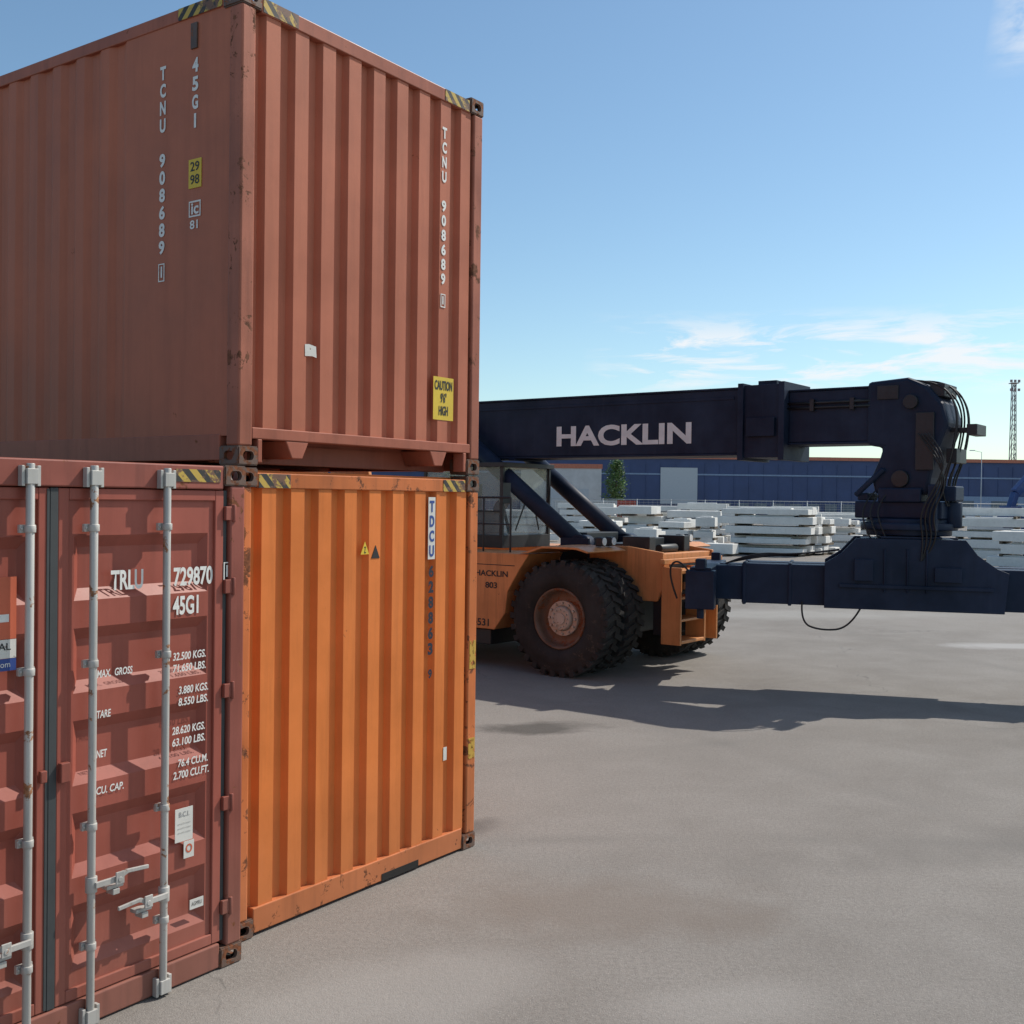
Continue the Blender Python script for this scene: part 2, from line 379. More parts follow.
for z in (.90,.875,.85): text('sticker_text','approved for transport',C,(2.025,.018,z),R_END,.09,.011,M_grey)
text('sticker_text','AGMRU',C,(2.117,.018,.428),R_END,.07,.022,M_blk)
text('sticker_text','O',C,(2.06,.018,.75),R_END,.045,.05,M_logo,.03)
bm=bmesh.new(); box(bm,.50,1.03,.0330,.0355,2.022,2.32); mesh('logo_panel',bm,M_logo,C)
text('logo_text','TAL',C,(.78,.031,2.18),R_END,.42,.17,M_white,.04); text('logo_text_small','INTERNATIONAL',C,(.79,.031,1.985),R_END,.42,.035,M_blk,.01)
bm=bmesh.new(); box(bm,.50,1.03,.0330,.0355,1.87,1.928); mesh('logo_strip',bm,M_blue,C)
text('logo_web','www.talinternational.com',C,(.79,.031,1.90),R_END,.42,.028,M_white,.0)

# ---------------------------------------------------------------- reach stacker
SX,SY=1.96,18.7; SR=math.atan2(-.6,.8)
R=empty('reach_stacker',(SX,SY,0),SR)
M_navy=paint('boom_navy_paint',(.006,.014,.036),rust=.84,fade=.3,dirt=.25,rough=.5,seed=51,rustcol=(.03,.03,.035),spec=.16)
M_navy2=paint('spreader_navy_paint',(.006,.017,.045),rust=.79,fade=.3,dirt=.3,rough=.5,seed=53,rustcol=(.04,.035,.033),spec=.18)
M_orv=paint('vehicle_orange',(.60,.25,.09),rust=.70,fade=.15,dirt=.6,rough=.45,seed=61,rustcol=(.10,.05,.03))
M_tyre=paint('tyre_rubber',(.028,.026,.025),rust=.60,fade=.3,dirt=.3,rough=.85,seed=66,rustcol=(.035,.030,.026),spec=.15)
M_rim=paint('rim_paint',(.15,.09,.06),rust=.55,fade=.3,dirt=.6,seed=71)
M_hub=paint('hub_paint',(.45,.37,.30),rust=.66,fade=.2,dirt=.5,seed=73)
M_blkm=plain('black_metal',(.014,.016,.02),.5,var=.3)
M_hose=plain('hose_rubber',(.012,.012,.013),.55)
M_lens=plain('lamp_lens',(.65,.66,.66),.2)
mg,nt,b=nodes('cab_glass'); b.inputs['Base Color'].default_value=(.25,.32,.34,1); b.inputs['Roughness'].default_value=.03; b.inputs['Alpha'].default_value=.22; b.inputs['Specular IOR Level'].default_value=1.0; M_glass=mg

def wheel(x,y,side,P):
    bm=bmesh.new()
    prof=[(-.17,.46),(-.215,.50),(-.225,.53),(-.24,.54),(-.25,.60),(-.262,.70),(-.252,.715),(-.25,.76),(-.235,.83),(-.205,.865),(-.1,.872),(.1,.872),(.205,.865),(.235,.83),(.25,.76),(.252,.715),(.262,.70),(.25,.60),(.24,.54),(.225,.53),(.215,.50),(.17,.46)]
    seg=72; rings=[]
    for i in range(seg):
        t=2*math.pi*i/seg; rings.append([bm.verts.new((rr*math.cos(t),yy,rr*math.sin(t))) for yy,rr in prof])
    for i in range(seg):
        a,b2=rings[i],rings[(i+1)%seg]
        for k in range(len(prof)-1):
            f=bm.faces.new((a[k],a[k+1],b2[k+1],b2[k])); f.smooth=True
    nl=30
    for i in range(nl):
        for s in (-1,1):
            t=2*math.pi*(i+(.5 if s>0 else 0))/nl
            v=[]
            for (yy,dt0) in ((.245,0),(.015,.10)):
                for rr in ((.80 if yy>.1 else .865),.905):
                    for wd in (-.050,.050):
                        tt=t+dt0+wd
                        v.append(bm.verts.new((rr*math.cos(tt),s*yy,rr*math.sin(tt))))
            for f in ((0,1,3,2),(4,6,7,5),(0,4,5,1),(2,3,7,6),(0,2,6,4),(1,5,7,3)): bm.faces.new([v[q] for q in f])
    mesh('tyre',bm,M_tyre,P,loc=(x,y,.895))
    bm=bmesh.new()
    prof=[(.19,.475),(.215,.465),(.20,.44),(.12,.42),(.05,.405),(.03,.37),(.045,.25),(.06,.22)]
    rings=[]; seg=48
    for i in range(seg):
        t=2*math.pi*i/seg; rings.append([bm.verts.new((rr*math.cos(t),-yy if side<0 else yy,rr*math.sin(t))) for yy,rr in prof])
    for i in range(seg):
        a,b2=rings[i],rings[(i+1)%seg]
        for k in range(len(prof)-1):
            f=bm.faces.new((a[k],a[k+1],b2[k+1],b2[k])); f.smooth=True
    mesh('rim',bm,M_rim,P,loc=(x,y,.895))
    bm=bmesh.new(); s=side
    cyl(bm,(0,s*.0,0),(0,s*.10,0),.27,seg=32); cyl(bm,(0,s*.10,0),(0,s*.17,0),.2,.17,seg=32); cyl(bm,(0,s*.17,0),(0,s*.19,0),.09,seg=20)
    for i in range(12):
        t=2*math.pi*i/12; cyl(bm,(.235*math.cos(t),s*.1,.235*math.sin(t)),(.235*math.cos(t),s*.135,.235*math.sin(t)),.02,seg=8)
        cyl(bm,(.135*math.cos(t),s*.165,.135*math.sin(t)),(.135*math.cos(t),s*.195,.135*math.sin(t)),.013,seg=8)
    mesh('hub',bm,M_hub,P,loc=(x,y,.895))
for y,s in ((-1.83,-1),(-1.22,-1),(1.22,1),(1.83,1)): wheel(0,y,s,R)
for y,s in ((-1.55,-1),(1.55,1)): wheel(-6.1,y,s,R)
bm=bmesh.new(); cyl(bm,(0,-1.7,.895),(0,1.7,.895),.2,seg=20); box(bm,-.35,.35,-.5,.5,.55,1.25); cyl(bm,(-6.1,-1.4,.895),(-6.1,1.4,.895),.16,seg=16); mesh('axles',bm,M_blkm,R,bevel=.03)
bm=bmesh.new()
for s in (-1,1):
    prism(bm,[(-8,.75),(-1.0,.75),(-.7,1.15),(1.05,1.15),(1.15,1.35),(1.15,1.92),(.5,2.0),(-.8,1.98),(-1.3,1.75),(-8,1.75)],s*.84-.03,s*.84+.03)
box(bm,.95,1.12,-.80,.80,1.30,1.90); box(bm,-8,.5,-.80,.80,1.28,1.38)
box(bm,.35,.93,-.80,.80,1.80,1.88)
box(bm,-8.6,-7.2,-1.5,1.5,.7,2.2)
for s in (-1,1):
    y0,y1=(-1.98,-1.02) if s<0 else (1.02,1.98)
    prism(bm,[(-4.6,.62),(-1.30,.62),(-1.08,.9),(-1.04,1.25),(-.80,1.62),(-.62,1.86),(-4.6,1.86)],y0,y1)
    prism(bm,[(-.80,1.875),(-.66,1.90),(-.35,2.00),(.30,2.00),(.52,1.94),(.50,1.915),(.29,1.965),(-.34,1.965),(-.62,1.875)],s*2.03 if s<0 else .92,-.92 if s<0 else 2.03)
mesh('chassis_body',bm,M_orv,R,bevel=.015)
bm=bmesh.new()
for s in (-1,1):
    y0,y1=(-1.93,-1.1) if s<0 else (1.1,1.93)
    box(bm,-4.5,-1.4,y0,y1,.36,.61)
box(bm,-3.4,-2.0,-2.02,-1.985,.40,.56)
mesh('underbody_steps',bm,M_blkm,R,bevel=.02)
bm=bmesh.new()
for x in (-1.9,-2.9,-3.9): box(bm,x,x+.012,-1.9835,-1.979,.68,1.82)
box(bm,-4.6,-.9,-1.9845,-1.979,1.66,1.672)
for x in (-2.0,-2.3): box(bm,x,x+.05,-1.99,-1.9805,1.2,1.32)
box(bm,1.1205,1.124,-.6,.6,1.42,1.78)
mesh('panel_seams',bm,M_blkm,R)
text('side_name','HACKLIN',R,(-1.36,-1.986,1.52),R_END,.66,.095,M_blk,.025)
text('fleet_number','803',R,(-1.36,-1.986,1.33),R_END,.24,.10,M_blk,.025)
text('registration','RSD4531',R,(-1.72,-1.986,.72),R_END,.66,.12,M_blk,.02)
bm=bmesh.new()
for y in (-.92,-.12,.30): box(bm,1.16,1.50,y,y+.045,.50,1.70)
box(bm,1.16,1.50,-.87,-.12,.52,.57); box(bm,1.16,1.48,-.87,-.12,.86,.90); box(bm,1.16,1.44,-.87,-.12,1.2,1.24); box(bm,1.16,1.48,-.87,.30,1.60,1.66)
box(bm,1.16,1.20,-.07,.30,.55,1.1)
box(bm,1.17,1.25,-1.0,1.0,1.74,1.82)
mesh('front_step_frame',bm,M_orv,R,bevel=.01)
bm=bmesh.new()
box(bm,.95,1.10,-.80,.80,.62,1.29)
for s in (-1,1): box(bm,.3,.8,s*.58-.10,s*.58+.10,1.89,2.15)
box(bm,-.2,.3,-.5,.5,1.39,2.02); box(bm,.2,.55,-.25,.25,1.89,2.12); cyl(bm,(.7,-.2,1.95),(.7,.35,1.95),.07,seg=12)
for y in (-.5,-.2,.15,.45): cyl(bm,(-.6,y,1.39),(-.75,y,2.15),.03,seg=8)
box(bm,-.9,-.5,-.5,.5,1.9,2.18)
mesh('front_dark_parts',bm,M_blkm,R,bevel=.02)
bm=bmesh.new()
for s in (-1,1):
    for dx in (0,.28):
        box(bm,.30,.42,s*(1.15+dx)-.075,s*(1.15+dx)+.075,2.005,2.15)
mesh('lamp_housings',bm,M_blkm,R,bevel=.02)
bm=bmesh.new()
for s in (-1,1):
    for dx in (0,.28): cyl(bm,(.421,s*(1.15+dx),2.08),(.435,s*(1.15+dx),2.08),.06,seg=16)
mesh('lamp_lenses',bm,M_lens,R)
# boom
bm=bmesh.new()
prism(bm,[(-7.6,3.62),(-7.3,3.47),(2.25,3.45),(2.25,4.47),(-6.9,4.47),(-7.5,4.25)],-.40,.40)
mesh('boom_outer',bm,M_navy,R,bevel=.03)
bm=bmesh.new()
for z in (3.44,4.455): box(bm,-6.8,2.2,-.43,.43,z,z+.028)
box(bm,-6.5,2.1,-.412,-.403,4.30,4.345)
for x in (2.2,2.86):
    box(bm,x,x+.09,-.50,.50,3.36,4.53)
box(bm,2.29,2.86,-.455,.455,3.40,4.50)
box(bm,2.35,2.8,-.52,-.456,3.72,4.0); box(bm,2.42,2.72,-.25,.25,4.51,4.58)
for x in (-4.5,-2.2): box(bm,x,x+.12,-.45,.45,3.41,3.439)
mesh('boom_collar',bm,M_navy,R,bevel=.015)
bm=bmesh.new(); box(bm,2.95,4.35,-.32,.32,3.62,4.38); box(bm,2.95,4.3,-.35,.35,4.381,4.41); box(bm,2.95,4.3,-.35,.35,3.585,3.619); mesh('boom_inner',bm,M_navy,R,bevel=.02)
bm=bmesh.new(); cyl(bm,(2.95,-.36,4.2),(4.3,-.36,4.2),.02,seg=8); cyl(bm,(2.95,-.36,4.13),(4.3,-.36,4.13),.02,seg=8); box(bm,3.3,3.36,-.39,-.322,4.08,4.25); box(bm,3.9,3.96,-.39,-.322,4.08,4.25); mesh('boom_pipes',bm,M_blkm,R)
bm=bmesh.new()
prism(bm,[(4.15,4.46),(4.72,4.50),(4.98,4.38),(5.2,4.12),(5.28,3.85),(5.15,3.5),(5.05,3.1),(5.02,2.86),(4.28,2.86),(4.22,3.1),(4.34,3.38),(4.38,3.52),(4.15,3.56)],-.38,.38)
mesh('boom_head',bm,M_navy,R,bevel=.05)
bm=bmesh.new()
cyl(bm,(4.78,-.46,4.15),(4.78,.46,4.15),.10,seg=20); cyl(bm,(4.65,-.45,3.08),(4.65,.45,3.08),.12,seg=20)
box(bm,5.2,5.58,-.15,.15,3.73,3.79); box(bm,5.48,5.62,-.24,.24,3.68,3.83); box(bm,5.0,5.2,-.30,.30,4.22,4.40); box(bm,5.22,5.36,-.25,.25,3.3,3.5)
box(bm,4.85,5.1,-.42,-.385,3.2,4.0); box(bm,4.3,4.6,-.40,-.385,4.2,4.4)
mesh('head_fittings',bm,M_blkm,R,bevel=.015)
bm=bmesh.new()
for s in (-1,1):
    y=s*.72
    p0=Vector((-.45,y,1.95)); p1=Vector((-3.30,y,4.05)); d=(p1-p0)
    cyl(bm,p0,p0+d*.86,.145,seg=24); cyl(bm,p0+d*.84,p0+d*.88,.165,seg=24)
    cyl(bm,p0+d*.86,p1,.10,seg=20,mi=1)
    cyl(bm,p0+Vector((0,-.14,0)),p0+Vector((0,.14,0)),.2,seg=20); cyl(bm,p1+Vector((0,-.12,0)),p1+Vector((0,.34 if s<0 else .12,0)),.15,seg=20)
    box(bm,-.75,-.2,y-.2,y-.15,1.7,2.1); box(bm,-.75,-.2,y+.15,y+.2,1.7,2.1)
mesh('lift_cylinders',bm,[M_navy,M_navy2],R)
bm=bmesh.new()
for s in (-1,1): prism(bm,[(-8.0,1.76),(-6.2,1.76),(-6.9,4.2),(-7.6,4.2)],s*.62-.05,s*.62+.05)
mesh('boom_supports',bm,M_orv,R,bevel=.02)
bm=bmesh.new(); box(bm,-6.1,-4.0,-.55,.55,1.76,2.7); mesh('engine_hood',bm,M_orv,R,bevel=.05)
# cab
bm=bmesh.new()
x0,x1,y0,y1,z0,z1=-3.75,-1.95,-.95,.50,1.88,3.36
box(bm,x0,x1,y0,y1,z0,z0+.22)
box(bm,x0-.05,x1+.05,y0-.04,y1+.04,z1-.08,z1)
for (x,y) in ((x0,y0),(x1-.06,y0),(x0,y1-.06),(x1-.06,y1-.06),(x0+.95,y0)): box(bm,x,x+.06,y,y+.06,z0+.22,z1-.08)
box(bm,x0+.06,x1-.06,y0+.001,y0+.04,z0+.62,z0+.65)
beam(bm,(x1+.03,-.6,z0+.3),(x1+.03,-.2,z0+1.0),.02,.025)
beam(bm,(x1+.03,.1,z0+.3),(x1+.03,-.1,z0+.9),.02,.025)
for x in (-3.6,-2.6,-1.6,-1.05): cyl(bm,(x,-1.9,1.87),(x,-1.9,2.75),.018,seg=8)
cyl(bm,(-3.6,-1.9,2.75),(-1.05,-1.9,2.75),.018,seg=8); cyl(bm,(-3.6,-1.9,2.32),(-1.05,-1.9,2.32),.014,seg=8)
cyl(bm,(-1.85,-.95,2.9),(-1.6,-1.3,2.9),.014,seg=8); box(bm,-1.63,-1.58,-1.42,-1.2,2.65,3.0)
mesh('cab_frame',bm,M_blkm,R,bevel=.01)
bm=bmesh.new()
box(bm,x0+.06,x1-.06,y0+.02,y0+.026,z0+.22,z1-.08); box(bm,x1-.035,x1-.029,y0+.06,y1-.06,z0+.22,z1-.08); box(bm,x0+.02,x0+.026,y0+.06,y1-.06,z0+.22,z1-.08); box(bm,x0+.06,x1-.06,y1-.03,y1-.024,z0+.22,z1-.08)
mesh('cab_windows',bm,M_glass,R)
bm=bmesh.new(); box(bm,-3.2,-2.75,-.45,.05,2.10,2.5); box(bm,-3.3,-3.15,-.42,.02,2.5,3.0); cyl(bm,(-2.35,-.2,2.1),(-2.5,-.2,2.6),.03); cyl(bm,(-2.52,-.2,2.61),(-2.55,-.2,2.63),.2,seg=20); mesh('cab_seat',bm,M_blkm,R,bevel=.04)

# rotator + spreader
bm=bmesh.new()
cyl(bm,(4.65,0,2.28),(4.65,0,2.52),.58,seg=36); cyl(bm,(4.65,0,2.36),(4.65,0,2.46),.66,seg=36)
box(bm,4.0,5.22,-.40,.40,2.52,2.76);  box(bm,4.35,4.95,-.46,.46,2.75,2.95)
box(bm,5.1,5.36,-.26,.16,2.77,2.98); box(bm,4.02,4.18,-.35,.05,2.77,2.88); box(bm,5.05,5.17,-.50,-.3,2.35,3.0)
cyl(bm,(4.02,-.42,2.84),(4.42,-.42,3.22),.04,seg=12)
cyl(bm,(5.25,0,2.4),(5.25,0,2.76),.13,seg=20)
mesh('rotator',bm,M_navy2,R,bevel=.02)
SP=empty('spreader',(4.65,0,0),rad(21),R); off=(-4.65,0,0)
bm=bmesh.new()
for y in (-.62,.50):
    prism(bm,[(3.50,1.88),(3.72,2.02),(3.92,2.24),(5.35,2.24),(5.50,2.04),(5.75,1.86),(5.9,1.80),(5.85,1.25),(3.50,1.25)],y,y+.12)
box(bm,4.0,5.25,-.499,.499,2.10,2.23); box(bm,3.55,5.8,-.499,.499,1.27,1.4); box(bm,4.25,5.05,-.60,.60,2.245,2.275)
box(bm,3.7,5.7,-.66,-.622,1.55,1.60); box(bm,3.9,4.15,-.69,-.622,1.65,1.95); box(bm,4.95,5.3,-.68,-.622,1.66,1.86)
for x in (4.3,4.6,4.85): cyl(bm,(x,-.63,1.5),(x,-.63,2.1),.016,seg=8)
mesh('spreader_frame',bm,M_navy2,SP,bevel=.012,loc=off)
bm=bmesh.new()
for y in (-.48,.10):
    box(bm,2.35,7.0,y,y+.38,1.27,1.84)
    box(bm,1.95,7.55,y+.04,y+.34,1.31,1.80)
    for x in (2.36,3.0,6.4,6.94): box(bm,x,x+.05,y-.02,y+.40,1.25,1.86)
for x in (1.68,7.52):
    box(bm,x,x+.30,-1.18,1.18,1.30,1.80)
    for y in (-1.24,.96):
        box(bm,x-.05,x+.35,y,y+.28,1.22,1.76); cyl(bm,(x+.15,y+.14,1.08),(x+.15,y+.14,1.22),.05,seg=12)
        box(bm,x+.08,x+.22,y+.03,y+.25,1.77,1.92)
mesh('spreader_beams',bm,M_navy2,SP,bevel=.012,loc=off)
for i in range(6):
    y=-.30+.12*i; o=random.uniform(-.06,.06)
    hose('hose',[(4.75+o,y,4.46),(5.15+o,y,4.46+o),(5.42+o,y,4.05),(5.34+o,y*1.1,3.4),(5.15,y,2.95+o),(5.25,y*.8,2.7)],.013,M_hose,R)
for i in range(4):
    y=-.46-.02*i; hose('hose',[(4.9+.05*i,y,3.7),(5.15+.06*i,y-.06,3.4),(5.32-.04*i,y-.05,3.0),(5.12-.05*i,y-.08,2.6),(5.2-.06*i,y,2.2),(5.0,y-.05,1.95)],.012,M_hose,R)
for i in range(3):
    hose('hose',[(4.3+.1*i,-.42,2.9),(4.15+.1*i,-.55,2.7),(4.25+.12*i,-.66,2.35),(4.4+.1*i,-.62,2.1)],.012,M_hose,R)
hose('hose',[(3.2,-.5,1.32),(3.18,-.58,1.03),(3.45,-.62,.93),(3.85,-.6,.97),(4.0,-.6,1.28)],.013,M_hose,SP,off)
for i in range(3): hose('hose',[(2.1,-.3+.1*i,1.82),(2.5,-.3+.1*i,2.0-.04*i),(3.1,-.3+.1*i,1.97),(3.7,-.35+.1*i,2.06)],.012,M_hose,SP,off)
hose('hose',[(1.7,-1.2,1.70),(1.55,-1.3,1.95),(1.35,-1.15,1.75),(1.5,-1.1,1.35)],.014,M_hose,SP,off)
text('boom_name','HACKLIN',R,(.08,-.4045,3.79),R_END,2.58,.345,decal('boom_lettering',(.74,.74,.72),.85),.035)

# ---------------------------------------------------------------- ground
m,nt,b=nodes('asphalt'); v=coords(nt)
n1=noise(nt,v,.12,5,.6,.5); n2=noise(nt,v,.9,5,.65,.3); n3=noise(nt,v,30,3,.8); n4=noise(nt,v,110,2,.8)
c=mix(nt,mapr(nt,n1,.35,.65),(.190,.172,.156),(.262,.240,.219))
c=mix(nt,mapr(nt,n2,.35,.7,0,.6),c,(.292,.270,.248))
c=mix(nt,mapr(nt,n3,.35,.7,0,.5),c,(.125,.114,.104)); c=mix(nt,mapr(nt,n4,.60,.70,0,.8),c,(.43,.405,.37)); c=mix(nt,mapr(nt,n4,.40,.3,0,.75),c,(.06,.055,.052))
vo=N(nt,'ShaderNodeTexVoronoi'); vo.feature='DISTANCE_TO_EDGE'; vo.inputs['Scale'].default_value=.11
vm=N(nt,'ShaderNodeVectorMath'); vm.operation='ADD'; nz=N(nt,'ShaderNodeTexNoise'); nz.inputs['Scale'].default_value=.5; nz.inputs['Detail'].default_value=5
nt.links.new(v,nz.inputs['Vector']); sc=N(nt,'ShaderNodeVectorMath'); sc.operation='SCALE'; sc.inputs['Scale'].default_value=3.0; nt.links.new(nz.outputs['Color'],sc.inputs[0])
nt.links.new(v,vm.inputs[0]); nt.links.new(sc.outputs[0],vm.inputs[1]); nt.links.new(vm.outputs[0],vo.inputs['Vector'])
crack=mapr(nt,vo.outputs['Distance'],.0,.0018,1,0)
c=mix(nt,math_(nt,'MULTIPLY',crack,math_(nt,'MULTIPLY',mapr(nt,n2,.42,.58),.55)),c,(.08,.075,.07))
sep=N(nt,'ShaderNodeSeparateXYZ'); nt.links.new(v,sep.inputs[0])
def dist2(x,y,rx=1,ry=1,ang=0):
    dx=math_(nt,'SUBTRACT',sep.outputs[0],x); dy=math_(nt,'SUBTRACT',sep.outputs[1],y)
    ca,sa=math.cos(ang),math.sin(ang)
    u=math_(nt,'DIVIDE',math_(nt,'ADD',math_(nt,'MULTIPLY',dx,ca),math_(nt,'MULTIPLY',dy,sa)),rx)
    w=math_(nt,'DIVIDE',math_(nt,'SUBTRACT',math_(nt,'MULTIPLY',dy,ca),math_(nt,'MULTIPLY',dx,sa)),ry)
    return math_(nt,'SQRT',math_(nt,'ADD',math_(nt,'MULTIPLY',u,u),math_(nt,'MULTIPLY',w,w)))
def stain(c,x,y,rx,ry,col,f,ang=0):
    d=math_(nt,'ADD',dist2(x,y,rx,ry,ang),math_(nt,'MULTIPLY',math_(nt,'SUBTRACT',n2,.5),2.2))
    return mix(nt,mapr(nt,d,.5,1.2,f,0),c,col)
def arc(c,x,y,r,w,col,f):
    d=math_(nt,'ABSOLUTE',math_(nt,'SUBTRACT',math_(nt,'ADD',dist2(x,y),math_(nt,'MULTIPLY',n1,.5)),r)); k=math_(nt,'MULTIPLY',mapr(nt,d,0,w,f,0),mapr(nt,n2,.42,.68))
    return mix(nt,k,c,col)
c=stain(c,.35,13.2,.75,.35,(.06,.055,.05),.75)
c=stain(c,9.6,21.5,1.2,.5,(.40,.39,.38),.7)
c=stain(c,.6,7.4,1.1,.6,(.18,.145,.12),.45)
c=stain(c,4.5,9.0,2.2,.5,(.14,.13,.12),.35,.3)
c=stain(c,-.8,6.0,1.0,.5,(.34,.32,.30),.45,.5)
c=stain(c,5.5,27,5,1.2,(.34,.33,.31),.5,.1)
c=stain(c,-.6,8.8,.7,.16,(.10,.09,.085),.6,.9)
c=stain(c,1.2,6.0,.6,.3,(.36,.34,.32),.3,.2)
c=stain(c,12,30,6,1.0,(.14,.13,.12),.5,-.1)
for x,y,r,w in ((9,-6,19.9,.25),(-14,2,19.7,.25),(22,24,15,.3),(2,-20,29.2,.2)):
    c=arc(c,x,y,r,w,(.12,.112,.104),.38)
nt.links.new(c,b.inputs['Base Color']); b.inputs['Specular IOR Level'].default_value=.22
nt.links.new(mapr(nt,n2,.3,.7,.95,.8),b.inputs['Roughness'])
hh=math_(nt,'ADD',math_(nt,'MULTIPLY',n4,.6),math_(nt,'MULTIPLY',n3,.8)); bump(nt,b,hh,.6,.012)
bm=bmesh.new()
s=2500; vs=[bm.verts.new(p) for p in ((-s,-s,0),(s,-s,0),(s,s,0),(-s,s,0))]; bm.faces.new(vs)
mesh('ground',bm,m)

# ---------------------------------------------------------------- background
M_bblue=plain('blue_cladding',(.033,.060,.16),.5,var=.12,scale=.3)
M_bstripe=plain('red_fascia',(.45,.15,.09),.5); M_bdoor=plain('roller_door',(.42,.46,.50),.5,var=.05); M_bwin=plain('window_glass',(.10,.14,.19),.15)
M_bpl=plain('light_plinth',(.20,.28,.42),.6)
bd=empty('blue_warehouse',(0,150,0),rad(1.0))
bm=bmesh.new(); box(bm,-90,230,0,60,0,8.5); mesh('walls',bm,M_bblue,bd)
bm=bmesh.new()
for i in range(0,320,2): box(bm,-90+i,-90+i+.12,-.06,-.001,.5,7.9)
mesh('cladding_ribs',bm,M_bblue,bd)
bm=bmesh.new(); box(bm,-90.2,230.2,-.25,60.2,8.5,8.95); mesh('fascia',bm,M_bstripe,bd)
bm=bmesh.new(); box(bm,-90,230,-.1,-.062,6.3,6.5); mesh('cladding_joint',bm,M_bpl,bd)
bm=bmesh.new(); box(bm,20.0,25.0,-.16,-.065,2.4,7.3); box(bm,-20,-15,-.16,-.065,0,5); box(bm,74,79,-.36,-.31,0,5); mesh('roller_doors',bm,M_bdoor,bd)
bm=bmesh.new(); box(bm,58,230,-.3,-.065,.0,3.9); mesh('plinth',bm,M_bpl,bd)
bm=bmesh.new()
for i in range(28): box(bm,59+i*6,62.6+i*6,-.36,-.301,1.9,3.3)
for i in range(12): box(bm,28+i*2.4,29.6+i*2.4,-.1,-.065,1.4,2.6)
mesh('windows',bm,M_bwin,bd)
bm=bmesh.new()
for x in (12,33,47,70,95): box(bm,x,x+2.2,20,22,8.4,9.8)
mesh('roof_vents',bm,M_bdoor,bd)
bm=bmesh.new(); box(bm,0,9,0,8,0,6.3); an=mesh('white_storage_building',bm,plain('white_cladding',(.5,.51,.52),.6,scale=.6),None,loc=(1,125,0))
bm=bmesh.new(); box(bm,-.1,9.1,-.1,8.1,6.3,6.8); mesh('roof_trim',bm,M_bstripe,an); bm=bmesh.new(); box(bm,2,5,-.06,-.002,0,4); box(bm,6,7.6,-.06,-.002,2.5,4); mesh('doors',bm,M_bdoor,an)

def mast(name,x,y,h,w):
    P=empty(name,(x,y,0)); bm=bmesh.new(); mm=plain('galvanised_mast',(.22,.23,.24),.5)
    for sx in (-1,1):
        for sy in (-1,1): cyl(bm,(sx*w,sy*w,0),(sx*w*.5,sy*w*.5,h),.09,seg=6)
    n=14
    for i in range(n):
        z0=h*i/n; z1=h*(i+1)/n; a=w*(1-.5*i/n); c2=w*(1-.5*(i+1)/n)
        for p,q in (((-a,-a,z0),(c2,-c2,z1)),((a,-a,z0),(-c2,-c2,z1)),((-a,a,z0),(-c2,-c2,z1)),((a,a,z0),(c2,-c2,z1))): cyl(bm,p,q,.05,seg=5)
    box(bm,-w*1.2,w*1.2,-w*1.2,w*1.2,h,h+.15)
    for i in range(3):
        box(bm,-1.0+i*.75,-.6+i*.75,-w*1.3,-w*.9,h+.2,h+.7); box(bm,-1.0+i*.75,-.6+i*.75,-w*1.3,-w*.9,h-1.5,h-1.0)
    mesh('lattice',bm,mm,P)
mast('light_mast',97.5,217,26.5,.6)
def pole(x,y,h):
    P=empty('street_lamp',(x,y,0)); bm=bmesh.new(); cyl(bm,(0,0,0),(0,0,h),.07,.04,seg=8); cyl(bm,(0,0,h),(-1.0,0,h+.2),.03,seg=6); box(bm,-1.5,-.9,-.1,.1,h+.16,h+.26); mesh('pole',bm,M_bdoor,P)
pole(59,140,9.4)

def fence(x0,y0,x1,y1):
    P=empty('wire_fence'); bm=bmesh.new(); a=Vector((x0,y0,0)); b_=Vector((x1,y1,0)); L=(b_-a).length; n=int(L/3)
    for i in range(n+1):
        p=a.lerp(b_,i/n); cyl(bm,p,p+Vector((0,0,2.9)),.05,seg=6)
    for z in (.1,2.85): cyl(bm,a+Vector((0,0,z)),b_+Vector((0,0,z)),.03,seg=5)
    for i in range(13):
        z=.2+i*.2; cyl(bm,a+Vector((0,0,z)),b_+Vector((0,0,z)),.008,seg=3,caps=False)
    m2=int(L/.4)
    for i in range(m2):
        p=a.lerp(b_,i/m2); cyl(bm,p+Vector((0,0,.1)),p+Vector((0,0,2.85)),.008,seg=3,caps=False)
    mesh('posts_and_wire',bm,plain('fence_steel',(.42,.43,.44),.5),P)
fence(-10,98,62,98)

m,nt,b=nodes('precast_concrete'); v=coords(nt); a1=noise(nt,v,.8,5,.65); a2=noise(nt,v,9,5,.7)
c=mix(nt,mapr(nt,a1,.3,.7),(.62,.61,.58),(.78,.77,.74)); c=mix(nt,mapr(nt,a2,.5,.75,0,.35),c,(.40,.39,.36)); nt.links.new(c,b.inputs['Base Color']); b.inputs['Roughness'].default_value=.85
M_conc=m
M_wood=plain('timber_spacer',(.10,.075,.05),.8)
def stack(x,y,rz,L,layers,cols,bh=.38,bw=.9,colgap=.15):
    P=empty('concrete_element_stack',(x,y,0),rz); bm=bmesh.new(); bw2=bmesh.new()
    for l in range(layers):
        z=.12+l*(bh+.12)
        for c_ in range(cols):
            if l>=layers-2 and random.random()<.25: continue
            ll=L*random.uniform(.78,1.08); xo=random.uniform(-.22,.22); y0=c_*(bw+colgap)+random.uniform(-.05,.05)
            hh=bh*random.choice((1,1,1,.7))
            box(bm,xo-ll/2,xo+ll/2,y0,y0+bw,z,z+hh)
            if random.random()<.35: # cast-in recess rib
                box(bm,xo-ll*.3,xo+ll*.3,y0+.2,y0+bw-.2,z+hh,z+hh+.07)
        for xx in (-L*.36,L*.36): box(bw2,xx-.06,xx+.06,0,cols*(bw+colgap),z-.12,z-.001)
    mesh('elements',bm,M_conc,P,bevel=.02); mesh('spacers',bw2,M_wood,P)
